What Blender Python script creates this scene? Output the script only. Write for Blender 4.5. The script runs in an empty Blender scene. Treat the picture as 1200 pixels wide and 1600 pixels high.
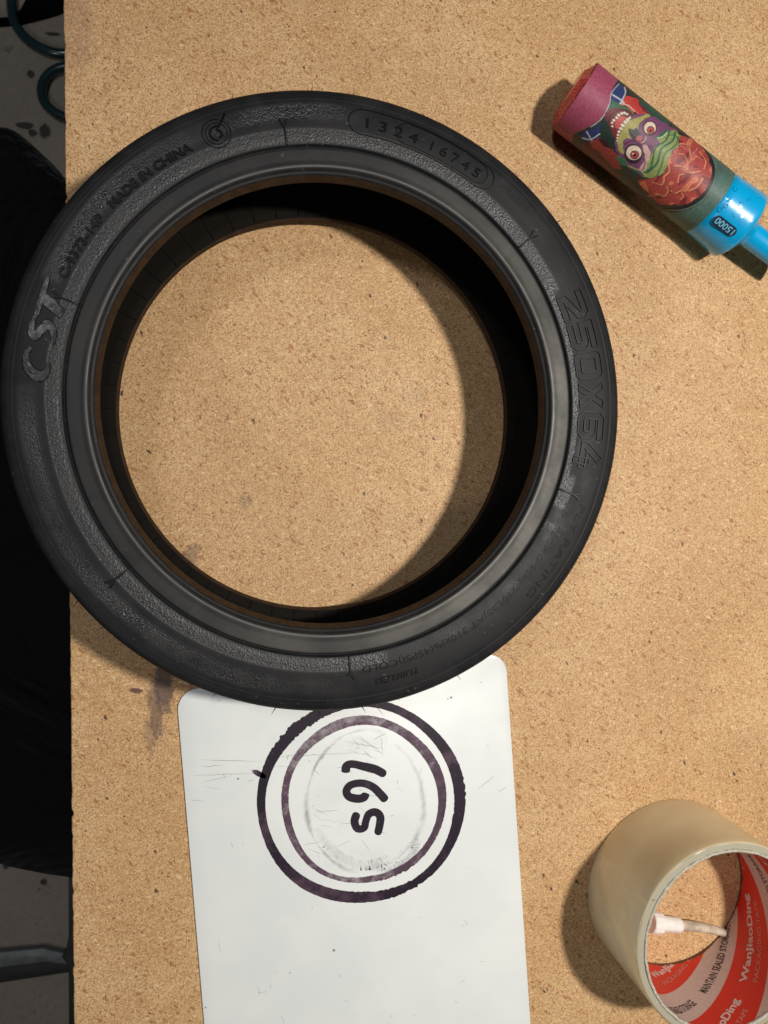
import bpy, bmesh, math, random
import numpy as np
from mathutils import Vector, Matrix
random.seed(7); rng = np.random.default_rng(7)
S = bpy.context.scene
COL = S.collection

# ------------------------------------------------------------------ camera
F, NAD, H = 1190.0, (385.0, 771.0), 0.333
_d = np.array([(NAD[0]-600)/F, -(NAD[1]-800)/F, -1.0]); _d /= np.linalg.norm(_d)
_z = -_d; _x = np.array([1.0, 0, 0]) - _z*_z[0]; _x /= np.linalg.norm(_x); _y = np.cross(_z, _x)
RW = np.array([_x, _y, _z])                      # world = RW @ camera vector
CP = np.array([0, 0, H])
cam_d = bpy.data.cameras.new('camera'); cam = bpy.data.objects.new('camera', cam_d); COL.objects.link(cam)
cam_d.sensor_fit = 'VERTICAL'; cam_d.sensor_height = 36; cam_d.lens = 36*F/1600
cam_d.clip_start = 0.01; cam_d.clip_end = 20
M = Matrix([list(RW[0])+[0], list(RW[1])+[0], list(RW[2])+[H], [0, 0, 0, 1]])
cam.matrix_world = M
cam_d.dof.use_dof = True; cam_d.dof.focus_distance = 0.30; cam_d.dof.aperture_fstop = 28
S.camera = cam

# ------------------------------------------------------------------ world and lamps
W = bpy.data.worlds.new('World'); S.world = W; W.use_nodes = True
W.node_tree.nodes['Background'].inputs[0].default_value = (0.85, 0.92, 1.0, 1)
W.node_tree.nodes['Background'].inputs[1].default_value = 0.020
S.view_settings.view_transform = 'Standard'; S.view_settings.look = 'None'
S.view_settings.exposure = 0; S.view_settings.gamma = 1

def lamp(name, kind, loc, power, size, color, target=None):
    l = bpy.data.lights.new(name, kind); l.energy = power; l.color = color
    if kind == 'POINT': l.shadow_soft_size = size
    else: l.shape = 'DISK'; l.size = size
    o = bpy.data.objects.new(name, l); COL.objects.link(o); o.location = loc
    if target is not None:
        o.rotation_euler = (Vector(target)-Vector(loc)).to_track_quat('-Z', 'Y').to_euler()
    return o
bl = lamp('bench_lamp', 'POINT', (0.385, 0.050, 0.80), 31.0, 0.030, (1.0, 0.955, 0.885))
bl.data.type = 'SPOT'; sl = bpy.data.lights['bench_lamp']; sl.spot_size = math.radians(94); sl.spot_blend = 1.0; sl.shadow_soft_size = 0.030
bl.rotation_euler = (Vector((0.27, -0.08, 0))-Vector((0.385, 0.050, 0.80))).to_track_quat('-Z', 'Y').to_euler()
lamp('ceiling_lamp', 'AREA', (-0.95, -1.00, 1.20), 3.2, 0.16, (1.0, 0.95, 0.9), (0, 0, 0))
lamp('far_lamp', 'AREA', (-0.50, 0.50, 1.5), 4.8, 0.22, (0.90, 0.93, 1.0), (0, 0, 0))

# ------------------------------------------------------------------ helpers
def at(u, v, z=0.0):
    """point at height z that lies behind pixel (u, v) of the 1200x1600 frame"""
    w = RW @ np.array([(u-600)/F, -(v-800)/F, -1.0])
    return CP + w*((z-H)/w[2])
def project(P):
    c = (np.asarray(P)-CP) @ RW
    return 600+F*c[..., 0]/-c[..., 2], 800-F*c[..., 1]/-c[..., 2]
def lin(c):
    c = np.asarray(c, float)/255.0
    return np.where(c <= .04045, c/12.92, ((c+.055)/1.055)**2.4)
def put(name, verts, faces, mat, parent=None, smooth=True, colors=None, attrs=None):
    me = bpy.data.meshes.new(name)
    me.from_pydata([tuple(map(float, v)) for v in verts], [], [tuple(map(int, f)) for f in faces])
    me.materials.append(mat)
    if colors is not None:
        a = me.color_attributes.new('paint', 'FLOAT_COLOR', 'POINT')
        c = np.ones((len(verts), 4), np.float32); c[:, :3] = colors; a.data.foreach_set('color', c.ravel())
    for k, arr in (attrs or {}).items():
        a = me.attributes.new(k, 'FLOAT', 'POINT'); a.data.foreach_set('value', np.asarray(arr, np.float32))
    if smooth: me.polygons.foreach_set('use_smooth', [True]*len(me.polygons))
    me.update()
    o = bpy.data.objects.new(name, me); COL.objects.link(o)
    if parent is not None:
        o.parent = parent; o.matrix_parent_inverse = parent.matrix_world.inverted()
    return o
def empty(name, loc, label, cat, group=None):
    o = bpy.data.objects.new(name, None); COL.objects.link(o); o.location = loc
    o.matrix_world = Matrix.Translation(loc); o.empty_display_size = .01
    tag(o, label, cat, group); return o
def tag(o, label=None, cat=None, group=None, kind=None):
    if label: o['label'] = label
    if cat: o['category'] = cat
    if group: o['group'] = group
    if kind: o['kind'] = kind
    return o
def grid_faces(n, m, wrap_n=False, wrap_m=False):
    i = np.arange(n if wrap_n else n-1)[:, None]; j = np.arange(m if wrap_m else m-1)[None, :]
    i2 = (i+1) % n; j2 = (j+1) % m
    return np.stack([i*m+j, i2*m+j, i2*m+j2, i*m+j2], -1).reshape(-1, 4)
def resample(P, d):
    """subdivide polyline so no piece is longer than d"""
    out = []
    for a, b in zip(P[:-1], P[1:]):
        a, b = np.array(a, float), np.array(b, float); k = max(1, int(math.ceil(np.linalg.norm(b-a)/d)))
        for q in range(k): out.append(a+(b-a)*q/k)
    out.append(np.array(P[-1], float)); return np.array(out)
def lathe(name, prof, mat, centre=(0, 0), n=256, parent=None, closed=False, attrs=None, colors=None, jitter=None, smooth=True):
    prof = np.array(prof); m = len(prof)
    th = np.linspace(0, 2*np.pi, n, endpoint=False)
    R = prof[None, :, 0].repeat(n, 0); Z = prof[None, :, 1].repeat(n, 0)
    if jitter is not None: R, Z = jitter(R, Z, th[:, None])
    V = np.stack([centre[0]+R*np.cos(th)[:, None], centre[1]+R*np.sin(th)[:, None], Z], -1).reshape(-1, 3)
    f = grid_faces(n, m, True, closed)
    at_ = {k: fn(R, th[:, None]+0*R).ravel() for k, fn in (attrs or {}).items()}
    return put(name, V, f, mat, parent, smooth, colors, at_)
def catmull(P, k=8, closed=False):
    P = [np.array(p, float) for p in P]
    n = len(P); out = []
    for i in range(n if closed else n-1):
        g = lambda j: P[j % n] if closed else P[min(max(j, 0), n-1)]
        a, b, c, d = g(i-1), g(i), g(i+1), g(i+2)
        for t in np.arange(k)/k:
            out.append(.5*((2*b)+(c-a)*t+(2*a-5*b+4*c-d)*t*t+(3*b-a-3*c+d)*t**3))
    if not closed: out.append(P[-1])
    return np.array(out)
def tube(name, path, rad, mat, parent=None, sides=16, cap=True):
    P = np.array(path, float); n = len(P)
    rad = np.broadcast_to(np.asarray(rad, float), (n,))
    T = np.gradient(P, axis=0); T /= np.linalg.norm(T, axis=1)[:, None]
    up = np.array([0, 0, 1.0]) if abs(T[0, 2]) < .9 else np.array([1.0, 0, 0])
    V = []
    for i in range(n):
        s = np.cross(T[i], up); s /= np.linalg.norm(s); up = np.cross(s, T[i])
        for a in np.arange(sides)*2*np.pi/sides:
            V.append(P[i]+rad[i]*(math.cos(a)*s+math.sin(a)*up))
    f = [tuple(q) for q in grid_faces(n, sides, False, True)]
    if cap: f += [tuple(range(sides)), tuple(reversed(range((n-1)*sides, n*sides)))]
    return put(name, V, f, mat, parent)
def spin(name, prof, mat, origin, axis, parent=None, n=64, up=(0, 0, 1), smooth=True):
    """solid of revolution of (s, r) about an axis through origin"""
    a = np.array(axis, float); a /= np.linalg.norm(a)
    e1 = np.array(up, float)-a*np.dot(up, a); e1 /= np.linalg.norm(e1); e2 = np.cross(a, e1)
    th = np.arange(n)*2*np.pi/n
    V = [np.array(origin)+a*s+r*(math.cos(t)*e1+math.sin(t)*e2) for t in th for s, r in prof]
    return put(name, V, grid_faces(n, len(prof), True, False), mat, parent, smooth)
def prism(name, poly, z0, z1, mat, parent=None, bevel=0.0, segs=3):
    bm = bmesh.new(); vs = [bm.verts.new((p[0], p[1], z1)) for p in poly]; f = bm.faces.new(vs)
    if f.normal.z < 0: f.normal_flip()
    bm.normal_update()
    if bm.faces[:][0].normal.z < 0: bm.faces[:][0].normal_flip()
    r = bmesh.ops.extrude_face_region(bm, geom=[f])
    for v in [g for g in r['geom'] if isinstance(g, bmesh.types.BMVert)]: v.co.z = z1
    # the original face becomes the bottom
    for v in vs: v.co.z = z0
    bmesh.ops.recalc_face_normals(bm, faces=bm.faces[:])
    if bevel:
        e = [e for e in bm.edges if abs(e.verts[0].co.z-e.verts[1].co.z) < 1e-7]
        bmesh.ops.bevel(bm, geom=e, offset=bevel, segments=segs, profile=.5, affect='EDGES', clamp_overlap=True)
    me = bpy.data.meshes.new(name); bm.to_mesh(me); bm.free(); me.materials.append(mat)
    me.polygons.foreach_set('use_smooth', [bevel > 0]*len(me.polygons))
    o = bpy.data.objects.new(name, me); COL.objects.link(o)
    if parent is not None: o.parent = parent; o.matrix_parent_inverse = parent.matrix_world.inverted()
    return o
def text_geo(s, size=1.0, depth=.1, bold=0.0, spacing=1.0, shear=0.0, xs=1.0, bevel=0.0):
    c = bpy.data.curves.new('t', 'FONT'); c.body = s; c.size = 1; c.extrude = depth/size/2; c.offset = bold
    c.space_character = spacing; c.shear = shear; c.resolution_u = 3
    c.bevel_depth = bevel/size; c.bevel_resolution = 1
    o = bpy.data.objects.new('t', c); COL.objects.link(o)
    dg = bpy.context.evaluated_depsgraph_get()
    me = bpy.data.meshes.new_from_object(o.evaluated_get(dg))
    V = np.array([v.co[:] for v in me.vertices])*size; Fc = [tuple(p.vertices) for p in me.polygons]
    bpy.data.objects.remove(o); bpy.data.curves.remove(c); bpy.data.meshes.remove(me)
    V[:, 0] *= xs; V[:, 0] -= V[:, 0].min(); V[:, 2] -= V[:, 2].min()
    return V, Fc
def ribbon(P, w, closed=False):
    """flat strip along 2-D polyline with width w; 4 rails so it can be raised"""
    P = np.array(P, float); n = len(P)
    if closed: T = np.roll(P, -1, 0)-np.roll(P, 1, 0)
    else: T = np.gradient(P, axis=0)
    T /= np.maximum(np.linalg.norm(T, axis=1), 1e-9)[:, None]; N = np.stack([-T[:, 1], T[:, 0]], -1)
    w = np.broadcast_to(np.asarray(w, float), (n,))[:, None]
    return P+N*w/2, P-N*w/2

# ------------------------------------------------------------------ materials
class NT:
    def __init__(s, name):
        s.m = bpy.data.materials.new(name); s.m.use_nodes = True; s.t = s.m.node_tree
        s.b = s.t.nodes['Principled BSDF']; s.co = None
    def n(s, typ, **kw):
        nd = s.t.nodes.new(typ)
        for k, v in kw.items():
            if k.startswith('i_'):
                key = k[2:]; key = int(key) if key.isdigit() else key.replace('_', ' ')
                s.set(nd.inputs[key], v)
            else: setattr(nd, k, v)
        return nd
    def set(s, sock, v):
        if isinstance(v, bpy.types.NodeSocket): s.t.links.new(v, sock)
        elif isinstance(v, (tuple, list)) and len(v) == 3 and sock.type == 'RGBA': sock.default_value = (*v, 1)
        else: sock.default_value = v
    def obj(s):
        if s.co is None: s.co = s.n('ShaderNodeTexCoord').outputs['Object']
        return s.co
    def noise(s, scale, detail=4, rough=.55, co=None, dist=0.0):
        return s.n('ShaderNodeTexNoise', i_Vector=co or s.obj(), i_Scale=scale, i_Detail=detail, i_Roughness=rough, i_Distortion=dist).outputs[0]
    def ramp(s, v, stops, interp='LINEAR'):
        r = s.n('ShaderNodeValToRGB', i_0=v); cr = r.color_ramp; cr.interpolation = interp
        while len(cr.elements) < len(stops): cr.elements.new(.5)
        for e, (p, c) in zip(cr.elements, stops):
            e.position = p; e.color = (*(c if isinstance(c, (tuple, list, np.ndarray)) else (c, c, c)), 1)
        return r.outputs[0]
    def mix(s, f, a, b, mode='MIX'):
        m = s.n('ShaderNodeMix', data_type='RGBA', blend_type=mode)
        s.set(m.inputs[0], f); s.set(m.inputs[6], a); s.set(m.inputs[7], b); return m.outputs[2]
    def math(s, op, a, b=None, c=None):
        m = s.n('ShaderNodeMath', operation=op); s.set(m.inputs[0], a)
        if b is not None: s.set(m.inputs[1], b)
        if c is not None: s.set(m.inputs[2], c)
        return m.outputs[0]
    def smooth(s, v, a, b, lo=0.0, hi=1.0):
        return s.n('ShaderNodeMapRange', interpolation_type='SMOOTHSTEP', i_Value=v, i_1=a, i_2=b, i_3=lo, i_4=hi).outputs[0]
    def mapping(s, co, rot=0, sc=(1, 1, 1), loc=(0, 0, 0)):
        return s.n('ShaderNodeMapping', i_Vector=co, i_Location=loc, i_Rotation=(0, 0, rot), i_Scale=sc).outputs[0]
    def bump(s, h, strength=.5, dist=.0003, normal=None):
        b = s.n('ShaderNodeBump', i_Height=h, i_Strength=strength, i_Distance=dist)
        if normal is not None: s.set(b.inputs['Normal'], normal)
        return b.outputs[0]
    def attr(s, name, out=2): return s.n('ShaderNodeAttribute', attribute_name=name).outputs[out]
    def out(s, **kw):
        for k, v in kw.items(): s.set(s.b.inputs[k.replace('_', ' ')], v)
        return s.m
def plain(name, col, rough=.5, var=.15, scale=300, bump=.15, bdist=.0002, **kw):
    t = NT(name); n = t.noise(scale, 5)
    c = t.mix(t.smooth(n, .3, .7), tuple(np.array(col)*(1-var)), tuple(np.array(col)*(1+var)))
    n2 = t.noise(scale*.13, 3)
    rr = t.smooth(n2, .3, .7, rough-.07, rough+.07)
    return t.out(Base_Color=c, Roughness=rr, Normal=t.bump(n, bump, bdist), **kw)

def particleboard():
    t = NT('particleboard'); co = t.obj()
    warp = t.n('ShaderNodeTexNoise', i_Vector=co, i_Scale=420.0, i_Detail=2.0).outputs['Color']
    wv = t.n('ShaderNodeVectorMath', operation='MULTIPLY_ADD', i_0=warp, i_1=(.0022, .0022, .0022)); t.set(wv.inputs[2], co)
    cw = wv.outputs[0]
    big = t.noise(16, 4, .6); mid = t.noise(75, 4, .62)
    base = t.mix(t.smooth(big, .35, .66), (.53, .330, .145), (.64, .430, .220))
    base = t.mix(t.smooth(t.noise(6.5, 4, .62), .45, .66, 0, .55), base, (.47, .29, .125))
    base = t.mix(t.smooth(mid, .42, .72, 0, .5), base, (.49, .27, .105))
    # fibres of three directions: light and brown slivers
    def slivers(rot, l, w, seed, lo, hi, d=.33):
        c = t.mapping(t.mapping(cw, rot), 0, (1/l, 1/w, 1/w), (seed, seed*1.7, 0))
        v = t.n('ShaderNodeTexVoronoi', i_Vector=c, i_Scale=1.0, i_Randomness=1.0)
        pick = t.n('ShaderNodeSeparateColor', i_0=v.outputs['Color']).outputs[0]
        sel = t.smooth(pick, lo, hi); sh = t.smooth(v.outputs['Distance'], d, d+.22, 1, 0)
        return t.math('MULTIPLY', sel, sh)
    c = base
    for rot, l, w, seed in ((.35, 0.00168, 0.00045, 3), (1.45, 0.00152, 0.00041, 11), (2.55, 0.00176, 0.00049, 23), (.95, 0.00128, 0.00041, 31)):
        c = t.mix(t.math('MULTIPLY', slivers(rot, l, w, seed, .55, .70), .50), c, (.78, .54, .29))
    for rot, l, w, seed in ((.05, 0.00128, 0.00041, 5), (1.05, 0.00144, 0.00041, 17), (2.0, 0.00120, 0.00045, 29), (2.9, 0.00136, 0.00041, 41)):
        c = t.mix(t.math('MULTIPLY', slivers(rot, l, w, seed, .66, .77), .74), c, (.31, .14, .05))
    grain = t.noise(1500, 3, .7)
    c = t.mix(t.smooth(grain, .35, .68, 0, .42), c, (.36, .18, .066))
    # reddish flakes
    c = t.mix(t.math('MULTIPLY', slivers(.7, .0032, .0013, 57, .925, .955, .36), .7), c, (.29, .10, .03))
    c = t.mix(t.math('MULTIPLY', slivers(1.7, .0010, .00045, 63, .90, .92, .26), .75), c, (.12, .045, .018))
    c = t.mix(t.math('MULTIPLY', slivers(.3, .0024, .0010, 83, .95, .97, .34), .45), c, (.82, .60, .35))
    # dark bark specks
    c = t.mix(t.math('MULTIPLY', slivers(2.2, .0013, .0006, 71, .945, .96, .27), .85), c, (.06, .022, .010))
    c = t.mix(t.math('MULTIPLY', slivers(1.1, .0038, .0019, 91, .985, .99, .17), .9), c, (.035, .014, .008))
    # marks with a shape of their own: a dark purple smear, ink blots
    def blob(px, py, rx, ry, rot, edge=.35):
        p = at(px, py); cc = t.n('ShaderNodeVectorMath', operation='SUBTRACT', i_0=co, i_1=(p[0], p[1], 0)).outputs[0]
        cc = t.n('ShaderNodeVectorRotate', rotation_type='Z_AXIS', i_Vector=cc, i_Angle=rot).outputs[0]
        cc = t.n('ShaderNodeVectorMath', operation='MULTIPLY', i_0=cc, i_1=(1/rx, 1/ry, 0)).outputs[0]
        d = t.n('ShaderNodeVectorMath', operation='LENGTH', i_0=cc).outputs['Value']
        d = t.math('MULTIPLY_ADD', t.noise(330, 5, .75), 1.5, t.math('SUBTRACT', d, .75))
        return t.smooth(d, 1-edge, 1+edge*.4, 1, 0)
    purple = (.075, .048, .045)
    c = t.mix(t.math('MULTIPLY', blob(256, 1072, .0042, .0125, -.05), .85), c, purple)
    c = t.mix(t.math('MULTIPLY', blob(243, 1112, .0032, .0135, -.12), .6), c, purple)
    c = t.mix(t.math('MULTIPLY', blob(235, 1150, .0026, .0095, -.1), .35), c, purple)
    c = t.mix(t.math('MULTIPLY', blob(298, 868, .0035, .006, .5), .42), c, purple)
    c = t.mix(t.math('MULTIPLY', blob(384, 782, .0035, .003, 0), .30), c, purple)
    c = t.mix(t.math('MULTIPLY', blob(645, 620, .006, .005, 0), .12), c, (.10, .07, .06))
    c = t.mix(t.math('MULTIPLY', blob(610, 655, .008, .006, 0), .10), c, (.10, .07, .06))
    c = t.mix(t.math('MULTIPLY', blob(213, 1079, .0030, .0011, .1), .85), c, (.06, .012, .012))
    c = t.mix(t.math('MULTIPLY', blob(112, 40, .010, .02, 0), .25), c, (.16, .07, .06))
    h = t.mix(.5, t.noise(900, 4, .7), grain)
    return t.out(Base_Color=c, Roughness=t.smooth(grain, .3, .7, .55, .75), Normal=t.bump(h, .25, .00012))

def rubber(kind):
    t = NT('rubber_'+kind)
    n = t.noise(120, 5, .6); f = t.noise(1800, 3, .6)
    if kind == 'casing':
        peb = t.attr('pebble'); band = t.attr('band')
        th = t.attr('theta')
        v = t.n('ShaderNodeTexVoronoi', feature='SMOOTH_F1', i_Vector=t.obj(), i_Scale=1400.0, i_Smoothness=.5).outputs['Distance']
        w = t.noise(1150, 3, .6, dist=.8)
        ph = t.math('MULTIPLY', t.math('ADD', v, t.math('MULTIPLY', w, 1.2)), peb)
        dust = t.smooth(n, .35, .75)
        c = t.mix(dust, (.0100, .0100, .0112), (.0165, .0160, .0165))
        # chalky wear on the flat bead band, with east-side lamp glare painted in
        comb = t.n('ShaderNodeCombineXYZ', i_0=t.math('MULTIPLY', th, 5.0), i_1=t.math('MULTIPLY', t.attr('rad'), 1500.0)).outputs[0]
        wear_glare = t.math('MULTIPLY_ADD', t.noise(1.0, 4, .6, co=comb), .18, t.math('MULTIPLY', t.noise(62, 6, .6), .9))
        wear_glare = t.math('MULTIPLY', t.smooth(wear_glare, .34, .78, .3, .8), t.math('MULTIPLY', band, t.attr('worn_glare')))
        c = t.mix(wear_glare, c, (.155, .145, .125))
        c = t.mix(t.math('MULTIPLY', t.smooth(t.noise(330, 4, .7), .66, .74, 0, .4), t.math('MULTIPLY', band, t.attr('worn_glare'))), c, (.03, .028, .026))
        c = t.mix(t.math('MULTIPLY', t.smooth(w, .52, .7), t.math('MULTIPLY', peb, .35)), c, (.045, .043, .039))
        c = t.mix(t.smooth(t.noise(420, 2, .5), .70, .76, 0, .5), c, (.09, .085, .075))
        rough = t.math('SUBTRACT', t.smooth(n, .3, .7, .50, .62), t.math('MULTIPLY', peb, .20))
        nb = t.bump(ph, .9, .00020)
        nb = t.bump(f, .22, .0001, nb)
        return t.out(Base_Color=c, Roughness=rough, Normal=nb, Specular_IOR_Level=t.math('ADD', .20, t.math('ADD', t.math('ADD', t.math('MULTIPLY', band, .08), t.smooth(t.math('ABSOLUTE', t.math('SUBTRACT', t.attr('rad'), .0859)), .0004, .0012, .5, 0)), t.math('MULTIPLY', peb, .38))))
    if kind == 'letter':
        return t.out(Specular_IOR_Level=.15, Base_Color=(.0025, .0025, .003), Roughness=t.smooth(n, .3, .7, .4, .5), Normal=t.bump(f, .3, .00008))
    if kind == 'outline':
        return t.out(Specular_IOR_Level=.25, Base_Color=(.003, .003, .0035), Roughness=.5)
    if kind == 'logo':
        return t.out(Base_Color=t.mix(t.smooth(t.noise(170, 3), .5, .7), (.008, .008, .008), (.05, .047, .04)), Specular_IOR_Level=.4, Roughness=t.smooth(t.noise(500, 4), .3, .7, .3, .45), Normal=t.bump(t.noise(210, 3), .6, .0006))
    if kind == 'bead':
        c = t.mix(t.smooth(t.noise(260, 4), .35, .7), (.030, .0165, .0085), (.046, .026, .013))
        return t.out(Specular_IOR_Level=.2, Base_Color=c, Roughness=.6, Normal=t.bump(f, .3, .0001))
    if kind == 'liner':
        return t.out(Base_Color=t.mix(n, (.0062, .0052, .0042), (.0115, .0095, .0072)), Specular_IOR_Level=.05, Roughness=.7, Normal=t.bump(f, .3, .0001))

def painted(name, rough=.35, gain=1.0, bump=.1, coat=0.0, scale=500, **kw):
    t = NT(name); a = t.attr('paint', 0); n = t.noise(scale, 5, .6)
    c = t.mix(t.smooth(n, .3, .7, 0, .22), a, t.mix(1.0, a, (.55, .55, .55), 'MULTIPLY'))
    return t.out(Base_Color=c, Roughness=rough, Normal=t.bump(n, bump, .0001), Coat_Weight=coat, Coat_Roughness=.12, **kw)

M_board = particleboard()
M_case, M_let, M_outl, M_logo, M_bead, M_liner = (rubber(k) for k in ('casing', 'letter', 'outline', 'logo', 'bead', 'liner'))

# ================================================================== floor
def floor_mat():
    t = NT('concrete'); big = t.noise(5, 5, .6); fine = t.noise(160, 5, .7)
    c = t.mix(t.smooth(big, .3, .7), (.36, .305, .25), (.43, .37, .305))
    c = t.mix(t.smooth(t.noise(28, 5, .65), .62, .74, 0, .75), c, (.07, .058, .05))
    c = t.mix(t.smooth(t.noise(46, 3, .5), .70, .76, 0, .3), c, (.4, .38, .35))
    c = t.mix(t.smooth(fine, .3, .7, 0, .25), c, (.12, .11, .10))
    def spot(px, py, rx, ry):
        p = at(px, py, FZ); cc = t.n('ShaderNodeVectorMath', operation='SUBTRACT', i_0=t.obj(), i_1=tuple(p)).outputs[0]
        cc = t.n('ShaderNodeVectorMath', operation='MULTIPLY', i_0=cc, i_1=(1/rx, 1/ry, 0)).outputs[0]
        d = t.n('ShaderNodeVectorMath', operation='LENGTH', i_0=cc).outputs['Value']
        d = t.math('MULTIPLY_ADD', t.noise(70, 4, .7), 1.3, t.math('SUBTRACT', d, .65))
        return t.smooth(d, .7, 1.05, .9, 0)
    for px, py, rx, ry in ((38, 196, .012, .005), (70, 205, .009, .012), (52, 208, .006, .006), (48, 116, .006, .006), (82, 53, .011, .003), (68, 1378, .005, .005), (10, 1352, .005, .006)):
        c = t.mix(spot(px, py, rx, ry), c, (.035, .028, .024))
    return t.out(Base_Color=c, Roughness=.75, Normal=t.bump(fine, .3, .001))
FZ = -0.74
M_floor = floor_mat()
fl = prism('floor', [(-2.5, -2.5), (2.5, -2.5), (2.5, 2.5), (-2.5, 2.5)], FZ-.05, FZ, M_floor)
tag(fl, 'grey concrete floor with dark spots far below the board', None, None, 'structure'); fl['kind'] = 'structure'

# ================================================================== work board
bench = empty('workbench', (0.24, -0.02, -0.018), 'tan particleboard worktop that everything lies on', 'worktop')
EX = -0.0724
def board():
    n = 900; ys = np.linspace(.36, -.40, n)
    nz = np.convolve(rng.normal(0, 1, n+8), np.ones(5)/5, 'valid')[:n]*.00019 - np.convolve((rng.random(n) < .035)*rng.random(n)*.0007, [.5, 1, .6], 'same')
    rows = []
    prof = [(.0010, 0.0), (.00035, -.00012), (0, -.0006), (.0002, -.006), (-.0001, -.012), (.0003, -.018)]
    V = []; m = len(prof)
    for y, e in zip(ys, nz):
        for k, (dx, z) in enumerate(prof): V.append((EX+dx-(e if k in (1, 2) else e*.6)+(rng.normal(0, .0001) if k > 2 else 0), y, z))
    f = [tuple(q) for q in grid_faces(n, m)]
    b = len(V); V += [(.56, .36, 0), (.56, -.40, 0), (.56, .36, -.018), (.56, -.40, -.018)]
    top = [i*m for i in range(n)]; bot = [i*m+m-1 for i in range(n)]
    f.append(tuple(top+[b+1, b])); f.append(tuple(list(reversed(bot))+[b+2, b+3]))
    f.append((b, b+1, b+3, b+2)); f.append(tuple([b, b+2]+[k for k in range(m-1, -1, -1)])); f.append(tuple([(n-1)*m+k for k in range(m)]+[b+3, b+1]))
    o = put('board', V, f, M_board, bench, False)
    return o
board()
M_steel = plain('painted_steel', (.10, .12, .125), .42, .2, 90, .1, Metallic=0.0)
M_steel_l = plain('pale_steel', (.19, .21, .215), .38, .18, 90, .1)
for x, y in ((.02, .30), (.50, .30), (.50, -.34), (.02, -.34)):
    prism('leg', [(x-.02, y-.02), (x+.02, y-.02), (x+.02, y+.02), (x-.02, y+.02)], FZ, -.0185, M_steel, bench, .002)

# ================================================================== white sheet with the ink rings
ang = math.radians(4.25); U = np.array([math.cos(ang), math.sin(ang)]); Vv = np.array([-math.sin(ang), math.cos(ang)])
A0 = np.array([-.0291, -.0925])
sheet = empty('plastic_sheet', (A0[0], A0[1], 0), 'white rounded plastic sheet inked with two rings and 165, partly under the tyre', 'plastic sheet')
WT = .0011
def sheet_poly():
    w, top, bot, r = .1467, .0087, -.29, .0088
    pts = []
    for cx, cy, a0 in ((w-r, top-r, 0), (r, top-r, 90), (r, bot+r, 180), (w-r, bot+r, 270)):
        for a in np.linspace(a0, a0+90, 14): pts.append((cx+r*math.cos(math.radians(a)), cy+r*math.sin(math.radians(a))))
    return [A0+U*x+Vv*y for x, y in pts]
def white_mat():
    t = NT('white_plastic'); n = t.noise(30, 4); f = t.noise(700, 4, .7)
    c = t.mix(t.smooth(n, .35, .7), (.68, .705, .695), (.72, .735, .715))
    # tiny black pen specks
    v = t.n('ShaderNodeTexVoronoi', i_Vector=t.obj(), i_Scale=110.0)
    pick = t.n('ShaderNodeSeparateColor', i_0=v.outputs['Color']).outputs[0]
    sp = t.math('MULTIPLY', t.smooth(pick, .93, .94), t.smooth(v.outputs['Distance'], .03, .06, 1, 0))
    c = t.mix(sp, c, (.05, .04, .04))
    # faint stretched scuffs
    for rot, seed in ((.12, 3), (-.25, 9), (1.2, 14)):
        cc = t.mapping(t.mapping(t.obj(), rot), 0, (55, 1500, 1), (seed, seed, 0))
        s = t.noise(1.0, 2, .5, co=cc); m = t.smooth(t.noise(22, 2, .5, co=t.mapping(t.obj(), 0, (1, 1, 1), (seed*.1, 0, 0))), .56, .68)
        c = t.mix(t.math('MULTIPLY', t.smooth(s, .72, .78, 0, .38), m), c, (.22, .20, .20))
    return t.out(Base_Color=c, Roughness=t.smooth(n, .3, .7, .30, .40), Normal=t.bump(f, .05, .00005), Specular_IOR_Level=.35)
prism('panel', sheet_poly(), .00005, WT, white_mat(), sheet, .00025, 2)

def ink_mat(name, dark, pale, cover=1.0):
    t = NT(name); n = t.noise(190, 6, .72); f = t.noise(1200, 3, .7)
    a = t.attr('fade')
    v = t.math('ADD', t.math('MULTIPLY_ADD', n, .9, -.45), a)
    c = t.ramp(v, [(0.0, dark), (.35, tuple(np.array(dark)*1.4)), (.7, pale), (1.0, (.45, .42, .44))])
    c = t.mix(t.smooth(f, .66, .72, 0, .55), c, (.30, .25, .28))
    m = t.out(Base_Color=c, Roughness=.42)
    return m
M_ink = ink_mat('marker_ink', (.012, .006, .014), (.10, .058, .085))
M_ghost = plain('wiped_ink', (.62, .61, .60), .4, .04, 700, .02)
M_scr = plain('scratch_grime', (.30, .28, .28), .5, .3, 700, .02)
INKZ = WT+.00012
def ink_strip(name, outer, inner, fade, mat=M_ink, closed=True, z=INKZ, parent=sheet):
    """outer/inner pixel outlines on the sheet"""
    n = len(outer)
    P = [at(*p, z) for p in outer]+[at(*p, z) for p in inner]
    f = [(i, (i+1) % n, n+(i+1) % n, n+i) for i in range(n if closed else n-1)]
    me = put(name, P, f, mat, parent, False, attrs={'fade': np.r_[fade, fade]})
    return me
def rough_noise(n, k, amp):
    x = rng.normal(0, 1, n+k); x = np.convolve(np.r_[x, x[:k]], np.ones(k)/k, 'same')[:n]; return x*amp
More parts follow.
